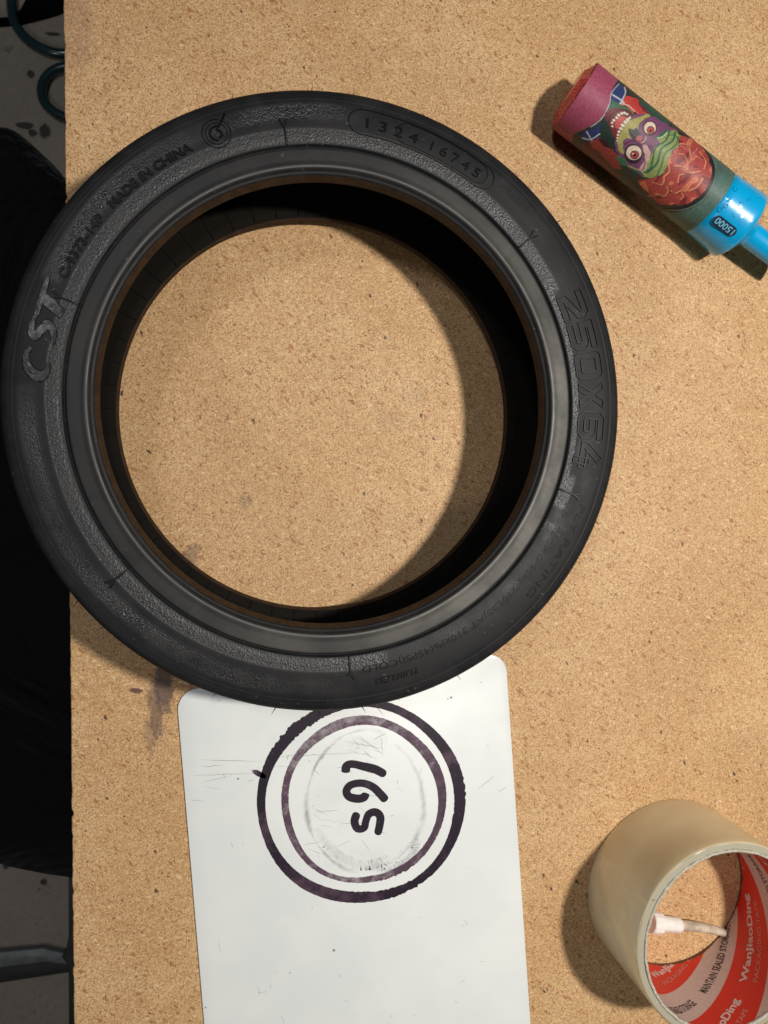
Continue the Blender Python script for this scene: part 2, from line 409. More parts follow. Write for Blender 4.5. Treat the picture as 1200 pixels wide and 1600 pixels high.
def ink_ring(cx, cy, rx, ry, w, fadefn, jag, name='ink_ring', mat=M_ink, wfn=None):
    n = 720; a = np.arange(n)*2*np.pi/n
    wob = 1.6*np.sin(2*a+.7)+1.2*np.sin(3*a+2.0)+.8*np.sin(5*a)
    j1 = rough_noise(n, 3, 1.0)*jag(np.degrees(a)); j2 = rough_noise(n, 3, .8)*jag(np.degrees(a)+15)
    ww = w*(wfn(np.degrees(a)) if wfn else 1)
    o = [(cx+(rx+wob[i]+j1[i])*math.cos(a[i]), cy-(ry+wob[i]+j1[i])*math.sin(a[i])) for i in range(n)]
    q = [(cx+(rx+wob[i]-ww[i]+j2[i])*math.cos(a[i]), cy-(ry+wob[i]-ww[i]+j2[i])*math.sin(a[i])) for i in range(n)]
    return ink_strip(name, o, q, np.array([fadefn(math.degrees(t)) for t in a]), mat)
def bumpf(d, c, s): return math.exp(-(((d-c+180) % 360-180)/s)**2)
ink_ring(563.5, 1252, 162, 161, 15.5, lambda d: .22+.30*bumpf(d, 250, 45)+.22*bumpf(d, 60, 14)+.25*bumpf(d, 195, 10)+.1*bumpf(d, 330, 20)+.35*bumpf(d, 25, 5),
         lambda d: .25+1.7*np.exp(-((np.mod(d, 360)-135)/18)**2)+.9*np.exp(-((np.mod(d, 360)-5)/10)**2)+1.0*np.exp(-((np.mod(d, 360)-300)/20)**2),
         wfn=lambda d: 1+.18*np.sin(np.radians(d*3)+1)+.0*d)
ink_ring(567.5, 1250, 128, 132, 11.5, lambda d: .66+.12*bumpf(d, 100, 60)+.1*bumpf(d, 250, 40)-.08*bumpf(d, 355, 40),
         lambda d: .35+.8*np.exp(-((np.mod(d, 360)-300)/22)**2), wfn=lambda d: 1.05+.25*np.cos(np.radians(d-75))+.12*np.sin(np.radians(d*4)))
# crumb of ink on the ring's left
ink_strip('ink_blot', [(393, 1203), (402, 1203), (410, 1207), (416, 1212)], [(395, 1208), (402, 1213), (408, 1215), (414, 1217)], np.array([.9, .5, .2, .2]), closed=False)
def stroke(name, pts, w, fade, k=10, mat=M_ink, round_=True, z=INKZ):
    P = catmull(pts, k); n = len(P); s = np.linspace(0, 1, n)
    L = np.linalg.norm(np.diff(P, axis=0), axis=1).sum()
    wv = np.full(n, float(w))*(1+.06*np.sin(9*s+1))
    if round_:
        d = np.minimum(s, 1-s)*L; r = w/2; wv = wv*np.sqrt(np.clip(1-(1-np.clip(d/r, 0, 1))**2, .02, 1))
    a, b = ribbon(P, wv)
    return ink_strip(name, a, b, fade*np.ones(n)+.12*np.sin(s*7), mat, False, z)
c2 = lambda L: [(260+x/2.143, 1010+y/2.143) for x, y in L]
stroke('ink_digit', c2([(601, 424), (603, 402), (622, 394), (660, 402), (700, 412), (735, 431)]), 13.0, .12)
stroke('ink_digit', c2([(737, 518), (716, 494), (690, 470), (655, 458), (618, 464), (603, 484), (612, 503), (640, 510), (662, 505), (668, 490)]), 12.5, .20, z=INKZ)
stroke('ink_digit', c2([(640, 556), (630, 585), (640, 610), (662, 607), (668, 585), (678, 562), (700, 555), (716, 570), (714, 600), (706, 632)]), 12.0, .22)
# wiped ghost ring and smudges: thin films that fade out at their edges
def film_mat():
    t = NT('wiped_ink_film'); a = t.attr('alp'); n = t.noise(420, 5, .7); n2 = t.noise(90, 3, .6)
    al = t.math('MULTIPLY', a, t.math('MULTIPLY', t.smooth(n, .25, .75, .35, 1.0), t.smooth(n2, .3, .7, .3, 1.0)))
    return t.out(Base_Color=(.24, .20, .21), Roughness=.45, Alpha=al)
M_film = film_mat()
def film(P, w, strength, z=WT+.00005):
    P = np.array(P, float); n = len(P); a, b = ribbon(P, w); w = np.maximum(np.broadcast_to(np.asarray(w, float), (n,)), 3.0); a, b = ribbon(P, w); sv = np.broadcast_to(strength, (n,))*np.sin(np.linspace(.05, np.pi-.05, n))**.5
    V = [at(*p, z) for q in (a, P, b) for p in q]; al = np.r_[np.zeros(n), sv, np.zeros(n)]
    return put('wiped_mark', V, [(k*n+i, k*n+i+1, (k+1)*n+i+1, (k+1)*n+i) for k in range(2) for i in range(n-1)], M_film, sheet, False, attrs={'alp': al})
def arcp(cx, cy, rx, ry, a0, a1, n=160):
    a = np.radians(np.linspace(a0, a1, n)); k = rough_noise(n, 61, 14.0)
    return np.stack([cx+(rx+k)*np.cos(a), cy-(ry+k)*np.sin(a)], -1)
film(arcp(570, 1252, 90, 112, 70, 265), 9+rough_noise(160, 25, 14), .62)
film(arcp(574, 1254, 88, 106, 262, 420), 11+rough_noise(160, 25, 14), .42, WT+.000065)
film(arcp(568, 1250, 82, 100, 205, 300), 18, .28, WT+.00008)
film(arcp(572, 1254, 96, 116, 280, 330), 14, .40, WT+.000075)
film([(478+i*.9, 1240+12*math.sin(i/20)) for i in range(80)], 60, .08, WT+.000055)
film([(520+i*1.1, 1160+5*math.sin(i/15)) for i in range(80)], 34, .14, WT+.00006)
film([(505+i*1.2, 1345-i*.1) for i in range(80)], 50, .10, WT+.00007)
def scratches():
    V, Fc = [], []
    L = [((313, 1187), (405, 1190)), ((312, 1198), (350, 1196)), ((300, 1212), (400, 1208)), ((318, 1222), (360, 1212)), ((296, 1250), (318, 1252)), ((318, 1229), (345, 1233)),
         ((400, 1200), (470, 1196)), ((420, 1183), (560, 1176)), ((585, 1101), (600, 1118)), ((748, 1232), (772, 1213)), ((778, 1238), (793, 1229)), ((655, 1210), (661, 1198)), ((725, 1437), (732, 1447)), ((717, 1536), (728, 1530)),
         ((402, 1540), (406, 1556)), ((408, 1551), (418, 1549)), ((403, 1551), (409, 1552)), ((341, 1470), (345, 1488)), ((646, 1586), (649, 1589)), ((440, 1586), (443, 1600)), ((537, 1158), (600, 1170)), ((545, 1172), (592, 1186)), ((560, 1150), (596, 1176)), ((596, 1152), (598, 1182)),
         ((492, 1268), (530, 1266)), ((495, 1280), (535, 1284)), ((500, 1290), (520, 1292)), ((488, 1262), (512, 1274)), ((336, 1205), (342, 1206)), ((370, 1217), (373, 1218)), ((385, 1221), (398, 1219))]
    for _ in range(36):
        x, y = rng.uniform(470, 640), rng.uniform(1150, 1340); a = rng.normal(.15, .5); l = rng.uniform(5, 28); L.append(((x, y), (x+l*math.cos(a), y+l*math.sin(a))))
    for _ in range(22):
        x, y = rng.uniform(340, 790), rng.uniform(1110, 1590); a = rng.uniform(0, 3.1); l = rng.uniform(2, 9); L.append(((x, y), (x+l*math.cos(a), y+l*math.sin(a))))
    for a, b in L:
        P = resample([a, b], 4.0); P = P+rng.normal(0, .35, P.shape); w = rng.uniform(.25, .6)
        s = np.linspace(0, 1, len(P)); q, r = ribbon(P, w*(.25+np.sin(np.pi*s)))
        k = len(V); n = len(P); V += [at(*p, WT+.00008) for p in q]+[at(*p, WT+.00008) for p in r]
        Fc += [(k+i, k+i+1, k+n+i+1, k+n+i) for i in range(n-1)]
    for x, y, r in ((522, 1485, 2.4), (453, 1520, 1.3), (343, 1094, 1.3), (705, 1090, 2.0), (700, 1092, 1.2), (752, 1066, 1.0), (372, 1217, 1.8)):
        k = len(V); m = 9; V += [at(x+r*math.cos(t)*rng.uniform(.7, 1.2), y+r*math.sin(t)*rng.uniform(.6, 1.1), WT+.0001) for t in np.arange(m)*2*np.pi/m]; Fc.append(tuple(range(k, k+m)))
    o = put('scratch_marks', V, Fc, M_scr, sheet, False); o['kind'] = 'stuff'
scratches()

# ================================================================== tyre
TC = (0.0312, 0.0333)
tyre = empty('scooter_tyre', (TC[0], TC[1], 0), 'black scooter tyre lying flat, sidewall lettered CST and 250X64', 'tyre')
mm = .001
side = [(83.7, 50.6), (84.0, 51.0), (84.4, 51.15), (84.8, 51.2), (85.1, 51.6), (85.4, 52.3), (85.9, 52.75), (86.5, 52.85), (87.2, 52.7), (88.2, 52.45), (90.5, 52.45), (92.4, 52.4), (92.9, 52.1), (93.15, 51.2), (93.5, 51.15), (93.8, 52.0), (94.3, 52.55)]
side += [tuple(p) for p in catmull([(94.3, 52.55), (96.5, 52.95), (100, 53.2), (104, 53.2), (108, 52.85), (110.2, 52.4)], 4)[1:]]
side += [(110.6, 52.5), (111.0, 52.2)]+[tuple(p) for p in catmull([(111.0, 52.2), (112.6, 51.75), (114.1, 50.7), (115.0, 48.9), (115.6, 46.0), (116.2, 42.0), (116.9, 38.0)], 4)[1:]]
NS = len(side)
side += [(117.0, 35.9), (116.6, 35.5), (116.7, 34.9), (117.4, 34.6), (117.6, 31), (117.7, 29.5), (116.8, 29.3), (116.8, 27.6), (117.7, 27.4)]
prof = side+[(r, 53.2-z) for r, z in reversed(side)]
sp = np.array(side); SR, SZ = sp[:NS-6, 0], sp[:NS-6, 1]
def side_z(r): return np.interp(r, np.r_[SR[:12], SR[15:]], np.r_[SZ[:12], SZ[15:]])   # mm
def dense(prof, d):
    return resample(prof, d)
def sm(x, a, b): t = np.clip((x-a)/(b-a), 0, 1); return t*t*(3-2*t)
def win(x, a, b, e): return sm(x, a-e, a+e)*(1-sm(x, b-e, b+e))
TOPZ = 53.2
def pebble(R, TH):
    r = R*1000; d = np.degrees(TH); d = (d+180) % 360-180
    inner = win(r, 94.5, 99.4, .5); outer = win(r, 102.2, 108.2, 1.4)
    fi = 1-.75*win(d, -78, -28, 2)
    fi = fi*(1-.9*win(d, -27.5, -23.5, .6))
    # plain pads round the big figures
    inner = inner*(1-win(d, -16, 27, 1)*sm(r, 96.3, 97.2))
    fo = win(d, 86, 178, 4)+win(d, -179, -105, 8)*.9
    fo = np.clip(fo, 0, 1)*(1-win(d, 157.5, 178, 1)*1.0)*(1-.5*win(d, 108, 119, 1.5))
    fo = fo+.25*win(d, 38, 56, 2)+.25*win(d, -105, -88, 3)
    wav = .75+.25*np.sin(TH*9+r*.4)
    return np.clip(inner*fi*.68+outer*fo*wav*1.2, 0, 1)
PR = dense(prof, .55)*mm
top_half = PR[:, 1] > .0266
def A_peb(R, TH): return pebble(R, TH)*top_half[None, :]
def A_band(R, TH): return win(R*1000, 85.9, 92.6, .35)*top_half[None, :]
def A_worn_glare(R, TH):  # grey wear mask, raised towards the east to paint in lamp glare
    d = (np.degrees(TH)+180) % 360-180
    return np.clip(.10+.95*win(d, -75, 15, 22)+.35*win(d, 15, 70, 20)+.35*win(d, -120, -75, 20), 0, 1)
lathe('casing', PR, M_case, TC, 900, tyre, closed=False, attrs={'pebble': A_peb, 'band': A_band, 'worn_glare': A_worn_glare, 'theta': lambda R, TH: TH, 'rad': lambda R, TH: R})
# bead rings: brown chafer facing the hole
bead = resample([(83.75, 50.55), (83.2, 49.6), (82.5, 48.0), (82.3, 47.3), (82.6, 46.5), (83.4, 45.6)], .4)*mm
lathe('bead', bead, M_bead, TC, 512, tyre)
b2 = bead.copy(); b2[:, 1] = .0532-b2[:, 1]; lathe('bead', b2[::-1], M_bead, TC, 512, tyre)
lin_p = [(83.4, 45.6), (86, 44.6), (92, 45.0), (99, 45.6), (104, 44.9), (108, 42.4), (110.5, 38.6), (112.0, 34), (112.6, 26.6)]
lin_p = lin_p+[(r, 53.2-z) for r, z in reversed(lin_p[:-1])]
def step(R, Z, th):
    # overlapping plies: each 6.4 degree panel steps by a fraction of a millimetre
    ph = (np.degrees(th)/6.4) % 1.0
    d = (ph-.5)*.0007; d = d*(win(R*1000, 85.5, 130, .8)); return R-d, Z
lathe('inner_liner', resample(lin_p, 1.5)*mm, M_liner, TC, 1350, tyre, jitter=step)
for k in range(0, 56):
    a = math.radians(6.4*k+6.4*.0)
    pts = [np.array([TC[0]+(r-.3)*mm*math.cos(a), TC[1]+(r-.3)*mm*math.sin(a), (z+.2)*mm]) for r, z in [(84.2, 8.1), (86, 8.6), (92, 8.2), (99, 7.6), (104, 8.3), (108, 10.8), (110.5, 14.6), (112, 19.2), (112.6, 26)]]
    if k == 0: seam = tube('liner_seam', pts, .00022, M_liner, tyre, 5, False); seam0 = seam
    else:
        o = seam0.copy(); COL.objects.link(o); o.parent = tyre; o.matrix_parent_inverse = seam0.matrix_parent_inverse.copy()
        rot = Matrix.Translation((TC[0], TC[1], 0)) @ Matrix.Rotation(a, 4, 'Z') @ Matrix.Translation((-TC[0], -TC[1], 0))
        o.matrix_basis = Matrix.Identity(4); o.matrix_parent_inverse = tyre.matrix_world.inverted() @ rot
# mapping from (arc along clockwise, height outward) to the sidewall
def wall(rbase, th0, x, y, h):
    """x metres clockwise from th0 (degrees) measured at rbase, y metres outward, h above surface"""
    th = math.radians(th0)-x/rbase; r = rbase+y
    return np.stack([TC[0]+r*np.cos(th), TC[1]+r*np.sin(th), side_z(r*1000)*mm+h], -1)
def wall_text(s, rbase, th0, th1, size, depth, mat, bold=0, shear=0, bevel=0, name='lettering', xs=1, sp=1):
    V, Fc = text_geo(s, size, depth+.0003, bold, sp, shear, xs, bevel)
    L = math.radians(th0-th1)*rbase; V[:, 0] *= L/V[:, 0].max()
    return put(name, wall(rbase, th0, V[:, 0], V[:, 1], V[:, 2]-.0003), Fc, mat, tyre, False)
def wall_line(name, P, w, h, mat, rbase, th0, closed=False):
    """raised rib following 2-D polyline P (metres) on the sidewall"""
    P = resample(list(P)+([P[0]] if closed else []), .0012)
    if closed: P = P[:-1]
    a, b = ribbon(P, w, closed); n = len(P)
    a2, b2 = ribbon(P, w*.55, closed)
    V = np.concatenate([wall(rbase, th0, q[:, 0], q[:, 1], hh) for q, hh in ((a, -.00015), (a2, h), (b2, h), (b, -.00015))])
    Fc = []
    for i in range(n if closed else n-1):
        j = (i+1) % n
        for k in range(3): Fc.append((k*n+i, k*n+j, (k+1)*n+j, (k+1)*n+i))
    if not closed: Fc += [(0, n, 2*n, 3*n), (n-1, 4*n-1, 3*n-1, 2*n-1)]
    return V, Fc
def rib(name, lines, w, h, mat, rbase, th0, closed=False):
    V, Fc = [], []
    for P in lines:
        v, f = wall_line(name, P, w, h, mat, rbase, th0, closed); k = sum(len(q) for q in V)
        V.append(v); Fc += [tuple(i+k for i in q) for q in f]
    return put(name, np.concatenate(V), Fc, mat, tyre, False)
wall_text('MADE IN CHINA', .1006, 139.3, 119.2, .0043, .0006, M_let, bold=.03, name='raised_lettering')
wall_text('C-9373-14P', .1006, 156.3, 141.8, .0043, .0006, M_let, bold=.03, name='raised_lettering')
wall_text('MAX.LOAD 95kg(210LBS)AT 310kPa(45PSI)COLD', .0986, -22.0, -83.6, .0035, .00022, M_let, bold=.004, name='raised_lettering')
wall_text('PLY RATING', .1045, -21, -44, .0036, .0002, M_let, bold=.0, name='raised_lettering')
wall_text('TUBELESS', .1040, -72, -81.5, .0032, .0002, M_let, shear=.3, name='raised_lettering')
wall_text('1324', .1017, 82.9, 71.8, .0052, .00045, M_let, bold=.0, sp=1.5, name='raised_number')
wall_text('16745', .1017, 68.9, 57.3, .0052, .00045, M_let, bold=.0, sp=1.5, name='raised_number')
# capsules round the serial number
def capsule(x0, x1, y0, y1, n=12):
    r = (y1-y0)/2; c = (y0+y1)/2; P = []
    for t in np.linspace(90, 270, n): P.append((x0+r+r*math.cos(math.radians(t)), c+r*math.sin(math.radians(t))))
    for t in np.linspace(-90, 90, n): P.append((x1-r+r*math.cos(math.radians(t)), c+r*math.sin(math.radians(t))))
    return np.array(P)
def arcdeg(d, r=.1): return math.radians(d)*r
rib('capsule_border', [capsule(0, arcdeg(32.5), -.0004, .0088)], .0005, .00035, M_outl, .0995, 86.6, True)
rib('capsule_plug', [capsule(0, arcdeg(21), 0, .0078)], .00045, .0003, M_outl, .1000, 76.6, True)
# outlined 250X64
def outline(path, w):
    P = np.array(path, float); n = len(P)
    def off(s):
        out = []
        for i in range(n):
            if i == 0: t = P[1]-P[0]; t /= np.linalg.norm(t); nn = np.array([-t[1], t[0]]); out.append(P[0]+s*w/2*nn)
            elif i == n-1: t = P[-1]-P[-2]; t /= np.linalg.norm(t); nn = np.array([-t[1], t[0]]); out.append(P[-1]+s*w/2*nn)
            else:
                a = P[i]-P[i-1]; a /= np.linalg.norm(a); b = P[i+1]-P[i]; b /= np.linalg.norm(b)
                na, nb = np.array([-a[1], a[0]]), np.array([-b[1], b[0]]); m = na+nb; m /= np.linalg.norm(m)
                out.append(P[i]+s*w/2*m/max(.35, np.dot(m, na)))
        return out
    return np.array(off(1)+off(-1)[::-1])
G = {'2': [[(0, .88), (.78, .88), (.88, .76), (.86, .6), (.12, .28), (.12, .12), (1, .12)]],
     '5': [[(1, .88), (.12, .88), (.12, .57), (.76, .57), (.88, .47), (.88, .22), (.76, .12), (0, .12)]],
     '6': [[(1, .88), (.24, .88), (.12, .77), (.12, .23), (.24, .12), (.76, .12), (.88, .23), (.88, .47), (.76, .57), (.26, .57)]],
     '4': [[(.60, 1.0), (.14, .40), (.14, .34), (1.02, .34)], [(.74, .60), (.74, 0)]]}
gw, gh = .0098, .0108
for i, ch in enumerate('250X64'):
    x0 = i*arcdeg(6.62, .0965)
    sc = lambda P: [(x0+p[0]*gw, p[1]*gh) for p in P]
    if ch in G: L = [outline(sc(p), .23*gh) for p in G[ch]]
    elif ch == '0':
        L = [np.array(sc([(.14, 1), (.86, 1), (1, .86), (1, .14), (.86, 0), (.14, 0), (0, .14), (0, .86)])), np.array(sc([(.28, .78), (.72, .78), (.78, .72), (.78, .28), (.72, .22), (.28, .22), (.22, .28), (.22, .72)]))]
    else:
        L = [np.array(sc([(.05, .95), (.30, .95), (.5, .66), (.70, .95), (.95, .95), (.63, .5), (.95, .05), (.70, .05), (.5, .34), (.30, .05), (.05, .05), (.37, .5)]))]
    rib('outlined_number', L, .00062, .0005, M_outl, .0965, 25.6, True)
# maker's logo, bold slanted
def thick(path, ws):
    P = catmull(path, 9); w = np.interp(np.linspace(0, 1, len(P)), np.linspace(0, 1, len(ws)), ws)
    a, b = ribbon(P, w); n = len(P)
    return a, b
def logo():
    z = []
    Lg = [([(.0105, .0085), (.0085, .0100), (.0050, .0095), (.0022, .0062), (.0018, .0028), (.0045, .0008), (.0085, .0014)], [.0014, .0026, .0034, .0042, .0038, .0022, .0010]),
          ([(.0215, .0088), (.0195, .0100), (.0155, .0097), (.0145, .0075), (.0170, .0058), (.0190, .0040), (.0178, .0014), (.0140, .0003), (.0105, .0012)], [.0012, .0022, .0030, .0034, .0036, .0036, .0030, .0022, .0012]),
          ([(.0212, .0092), (.0250, .0094), (.0300, .0096), (.0335, .0100)], [.0024, .0028, .0028, .0014]),
          ([(.0268, .0088), (.0262, .0062), (.0252, .0034), (.0238, -.0006)], [.0036, .0042, .0042, .0038])]
    V, Fc = [], []; 
    for P, ws in Lg:
        a, b = thick(P, [w*1.0 for w in ws]); n = len(a); k = sum(len(v) for v in V); c = (a+b)/2
        ai, bi = c+(a-c)*.8, c+(b-c)*.8
        V.append(np.concatenate([wall(.0975, 177.0, q[:, 0], q[:, 1]*.80+.0006, h) for q, h in ((a, -.0002), (a, .0003), (ai, .00052), (c, .00053), (bi, .00052), (b, .0003), (b, -.0002))]))
        for i in range(n-1):
            for m in range(6): Fc.append((k+m*n+i, k+m*n+i+1, k+(m+1)*n+i+1, k+(m+1)*n+i))
        Fc += [tuple(k+m*n for m in range(7)), tuple(k+m*n+n-1 for m in range(6, -1, -1))]
    put('maker_logo', np.concatenate(V), Fc, M_logo, tyre, False)
logo()
# ring emblem with a G
ga = np.linspace(0, 2*np.pi, 40, endpoint=False)
rib('emblem_ring', [np.stack([.0050*np.cos(ga), .0050*np.sin(ga)], -1), np.stack([.0038*np.cos(ga), .0038*np.sin(ga)], -1)], .0004, .0004, M_outl, .1030, 113.5, True)
rib('emblem_letter', [[(.0052, .0058), (.0034, .0036), (.0004, .0010)], [(.0012, .0026), (-.0012, .0022), (-.0024, .0006), (-.0020, -.0014), (-.0004, -.0024)], [(.0004, .0010), (.0016, .0004), (.0018, -.0010), (.0004, -.0018)]], .0009, .0005, M_let, .1030, 113.5)
# mould marks every sixty degrees
for k, a in enumerate((99.9, 40.3, -19.6, -86.2, -140.4, 160.0)):
    r0 = .0942
    rib('mould_mark', [[(0, 0), (0.0001, .0062)], [(0, .006), (-.0011, .0088)], [(0, .006), (.0011, .0088 if k != 3 else .0072)]], .00085, .0006, M_outl, r0, a)
# moulding hairs
hv = [(.0, -.00018, -.0001), (.0, .00018, -.0001), (.0, 0, .00022), (.0022, .0001, .0004), (.0030, .0003, .0003)]
hf = [(0, 1, 4), (1, 2, 4), (2, 0, 4), (0, 2, 1)]
hair0 = None
def surf(z):  # outer radius at height z (mm)
    zz = sp[18:NS+8]; return np.interp(-z, -zz[:, 1], zz[:, 0])
for k in range(46):
    a = math.radians(k*360/46+rng.uniform(-2.5, 2.5)); z = rng.choice([48.5, 46.5, 43.5]); L = rng.uniform(.45, 1.25)
    o = put('moulding_hair', hv, hf, M_let, None, False) if hair0 is None else hair0.copy()
    if hair0 is None: hair0 = o
    else: COL.objects.link(o)
    o.parent = tyre; r = surf(z)*mm-.0001
    o.matrix_parent_inverse = tyre.matrix_world.inverted() @ (Matrix.Translation((TC[0]+r*math.cos(a), TC[1]+r*math.sin(a), z*mm)) @ Matrix.Rotation(a+rng.uniform(-.5, .5), 4, 'Z') @ Matrix.Scale(L, 4))

# ================================================================== vape
vd = np.array([math.cos(math.radians(-32.42)), math.sin(math.radians(-32.42)), 0]); vn = np.array([-vd[1], vd[0], 0])
VR = .0151; VO = np.array([.1421, .1739, VR+.0001])
vape = empty('vape', (VO[0], VO[1], 0), 'shrink-wrapped vape with red end, monster print, teal band and blue mouthpiece', 'vape')
LEN = .0772
def vray(u, v, r=VR):
    """pixel -> (s, phi) on the barrel"""
    w = RW @ np.array([(u-600)/F, -(v-800)/F, -1.0]); o = CP-VO
    wn, wz, on, oz = w@vn, w[2], o@vn, o[2]
    a = wn*wn+wz*wz; b = 2*(on*wn+oz*wz); c = on*on+oz*oz-r*r; D = b*b-4*a*c
    t = (-b-math.sqrt(max(D, 0)))/(2*a); p = o+w*t
    return p@vd, math.atan2(p@vn, p[2])
def vpt(s, phi, r): return VO+vd*s+r*(math.sin(phi)*vn+math.cos(phi)*np.array([0, 0, 1]))
def label():
    n, m = 330, 420
    s = np.linspace(0, LEN, n); ph = np.linspace(-np.pi, np.pi, m, endpoint=False)
    Sg, Pg = np.meshgrid(s, ph, indexing='ij')
    P = VO+Sg[..., None]*vd+VR*(np.sin(Pg)[..., None]*vn+np.cos(Pg)[..., None]*np.array([0, 0, 1.0]))
    # outside the printed side seen here the same bands carry on round the barrel
    Pc = np.clip(Pg, -1.95, .95)
    Q = VO+Sg[..., None]*vd+VR*(np.sin(Pc)[..., None]*vn+np.cos(Pc)[..., None]*np.array([0, 0, 1.0]))
    u, v = project(Q.reshape(-1, 3)); X = ((u-860)*4.615).reshape(n, m); Y = ((v-90)*4.615).reshape(n, m)
    back = np.abs(Pg-Pc) > 1e-6
    C = np.zeros((n, m, 3)); C[:] = lin((46, 58, 50))
    wx = X+5*np.sin(Y/23)+3*np.sin(Y/9+X/31); wy = Y+5*np.sin(X/27)+3*np.cos(X/11)
    def poly(pts, col, X=wx, Y=wy, a=1.0):
        pts = catmull(pts, 4, True); ins = np.zeros(X.shape, bool); j = len(pts)-1
        for i in range(len(pts)):
            xi, yi, xj, yj = *pts[i], *pts[j]
            c = ((yi > Y) != (yj > Y)) & (X < (xj-xi)*(Y-yi)/(yj-yi+1e-12)+xi); ins ^= c; j = i
        C[ins] = C[ins]*(1-a)+lin(col)*a; return ins
    def line(pts, w, col, X=X, Y=Y, mask=None, a=1.0, sm_=True):
        pts = catmull(pts, 6) if sm_ else np.array(pts, float); d = np.full(X.shape, 1e9)
        for p, q in zip(pts[:-1], pts[1:]):
            e = q-p; t = np.clip(((X-p[0])*e[0]+(Y-p[1])*e[1])/(e@e+1e-9), 0, 1); d = np.minimum(d, np.hypot(X-p[0]-t*e[0], Y-p[1]-t*e[1]))
        k = np.clip((w/2-d)/3+.5, 0, 1)*a
        if mask is not None: k = k*mask
        C[:] = C*(1-k[..., None])+lin(col)*k[..., None]
    def ell(cx, cy, rx, ry, col, rot=0.0, a=1.0):
        dx, dy = X-cx, Y-cy; c, s_ = math.cos(rot), math.sin(rot); q = np.hypot((dx*c+dy*s_)/rx, (-dx*s_+dy*c)/ry)
        k = (np.clip((1-q)*min(rx, ry)/3+.5, 0, 1)*a)[..., None]; C[:] = C*(1-k)+lin(col)*k
    # background patches
    nz = np.sin(X/17+Y/29)*np.sin(Y/21-X/37)
    C[nz > .35] = lin((70, 44, 50)); C[nz < -.55] = lin((34, 66, 58))
    # red flames left and right of the face
    poly([(530, 290), (600, 285), (660, 320), (700, 400), (660, 440), (590, 400), (540, 350), (505, 345)], (196, 50, 42))
    poly([(640, 300), (700, 330), (720, 400), (690, 410), (650, 350)], (110, 44, 52))
    poly([(330, 585), (420, 600), (450, 660), (500, 740), (500, 810), (430, 770), (350, 690), (290, 620)], (150, 52, 46))
    poly([(350, 590), (430, 600), (445, 650), (400, 650)], (60, 30, 34))
    poly([(240, 620), (300, 640), (420, 780), (520, 900), (500, 930), (380, 820), (240, 690)], (96, 40, 40))
    line([(650, 430), (600, 380), (560, 345), (500, 330)], 9, (205, 175, 150)); line([(640, 440), (610, 400)], 20, (48, 26, 30))
    # blue flags with pale crosses
    poly([(470, 205), (520, 205), (545, 260), (500, 340), (445, 320), (428, 262)], (44, 62, 116), X, Y)
    line([(438, 262), (500, 300), (530, 325)], 11, (190, 190, 200)); line([(535, 215), (540, 260), (495, 345)], 9, (190, 190, 200))
    poly([(235, 530), (300, 520), (370, 480), (350, 570), (290, 600), (240, 590)], (40, 56, 108), X, Y)
    line([(230, 580), (290, 590), (355, 550)], 9, (186, 186, 196)); line([(260, 530), (300, 600)], 8, (186, 186, 196))
    # dark crown of greenery round the jaw
    poly([(440, 300), (520, 345), (590, 400), (560, 430), (500, 380), (430, 390), (400, 420), (420, 360)], (52, 104, 74))
    poly([(370, 480), (420, 430), (450, 560), (500, 600), (480, 660), (440, 640), (360, 560)], (34, 52, 44))
    poly([(640, 300), (720, 340), (860, 460), (820, 480), (720, 410), (700, 390)], (44, 82, 66))
    # pink end band
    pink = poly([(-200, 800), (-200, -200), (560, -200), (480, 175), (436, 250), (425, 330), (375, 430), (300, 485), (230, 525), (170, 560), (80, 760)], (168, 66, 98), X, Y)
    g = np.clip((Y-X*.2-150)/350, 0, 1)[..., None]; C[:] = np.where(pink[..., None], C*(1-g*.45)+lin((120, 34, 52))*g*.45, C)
    line([(500, 150), (446, 240), (432, 330), (380, 432), (300, 495), (200, 560)], 9, (38, 40, 60)); line([(494, 190), (440, 256), (426, 335), (372, 437), (292, 500)], 5, (200, 196, 205))
    # face
    face = poly([(500, 500), (545, 440), (640, 400), (720, 420), (800, 450), (870, 500), (930, 560), (935, 640), (860, 700), (830, 800), (720, 875), (600, 810), (540, 760), (480, 690), (470, 610)], (120, 66, 104))
    poly([(600, 440), (690, 410), (720, 430), (650, 460), (630, 520), (600, 540), (560, 520), (590, 580), (530, 600), (525, 690), (490, 670), (490, 600), (480, 560), (520, 500)], (166, 158, 78))
    poly([(770, 575), (850, 530), (930, 550), (945, 640), (870, 680), (840, 790), (740, 870), (660, 850), (700, 760), (745, 660), (800, 620)], (140, 150, 78))
    poly([(480, 700), (540, 740), (560, 790), (500, 760)], (52, 112, 78))
    for pts, w in (([(760, 575), (800, 560), (835, 525)], 16), ([(900, 540), (880, 600), (800, 660), (770, 760), (700, 830)], 15), ([(860, 530), (830, 600), (760, 650), (735, 740), (720, 800), (660, 840)], 13),
                   ([(925, 570), (905, 630), (830, 690), (800, 780), (770, 850)], 9), ([(850, 560), (900, 560), (925, 600)], 8), ([(560, 790), (620, 820), (690, 860)], 10)):
        line(pts, w, (38, 104, 74))
    line([(770, 578), (805, 572), (840, 545)], 5, (196, 214, 196))
    # mouth, teeth, tongue
    poly([(395, 400), (450, 365), (530, 370), (575, 400), (590, 430), (540, 480), (500, 560), (480, 600), (450, 560), (430, 500), (402, 450)], (116, 34, 38), X, Y)
    poly([(470, 460), (500, 425), (545, 430), (520, 470), (490, 510), (465, 500)], (196, 66, 58), X, Y)
    line([(415, 470), (440, 410), (500, 378), (560, 385), (590, 420)], 7, (58, 26, 30))
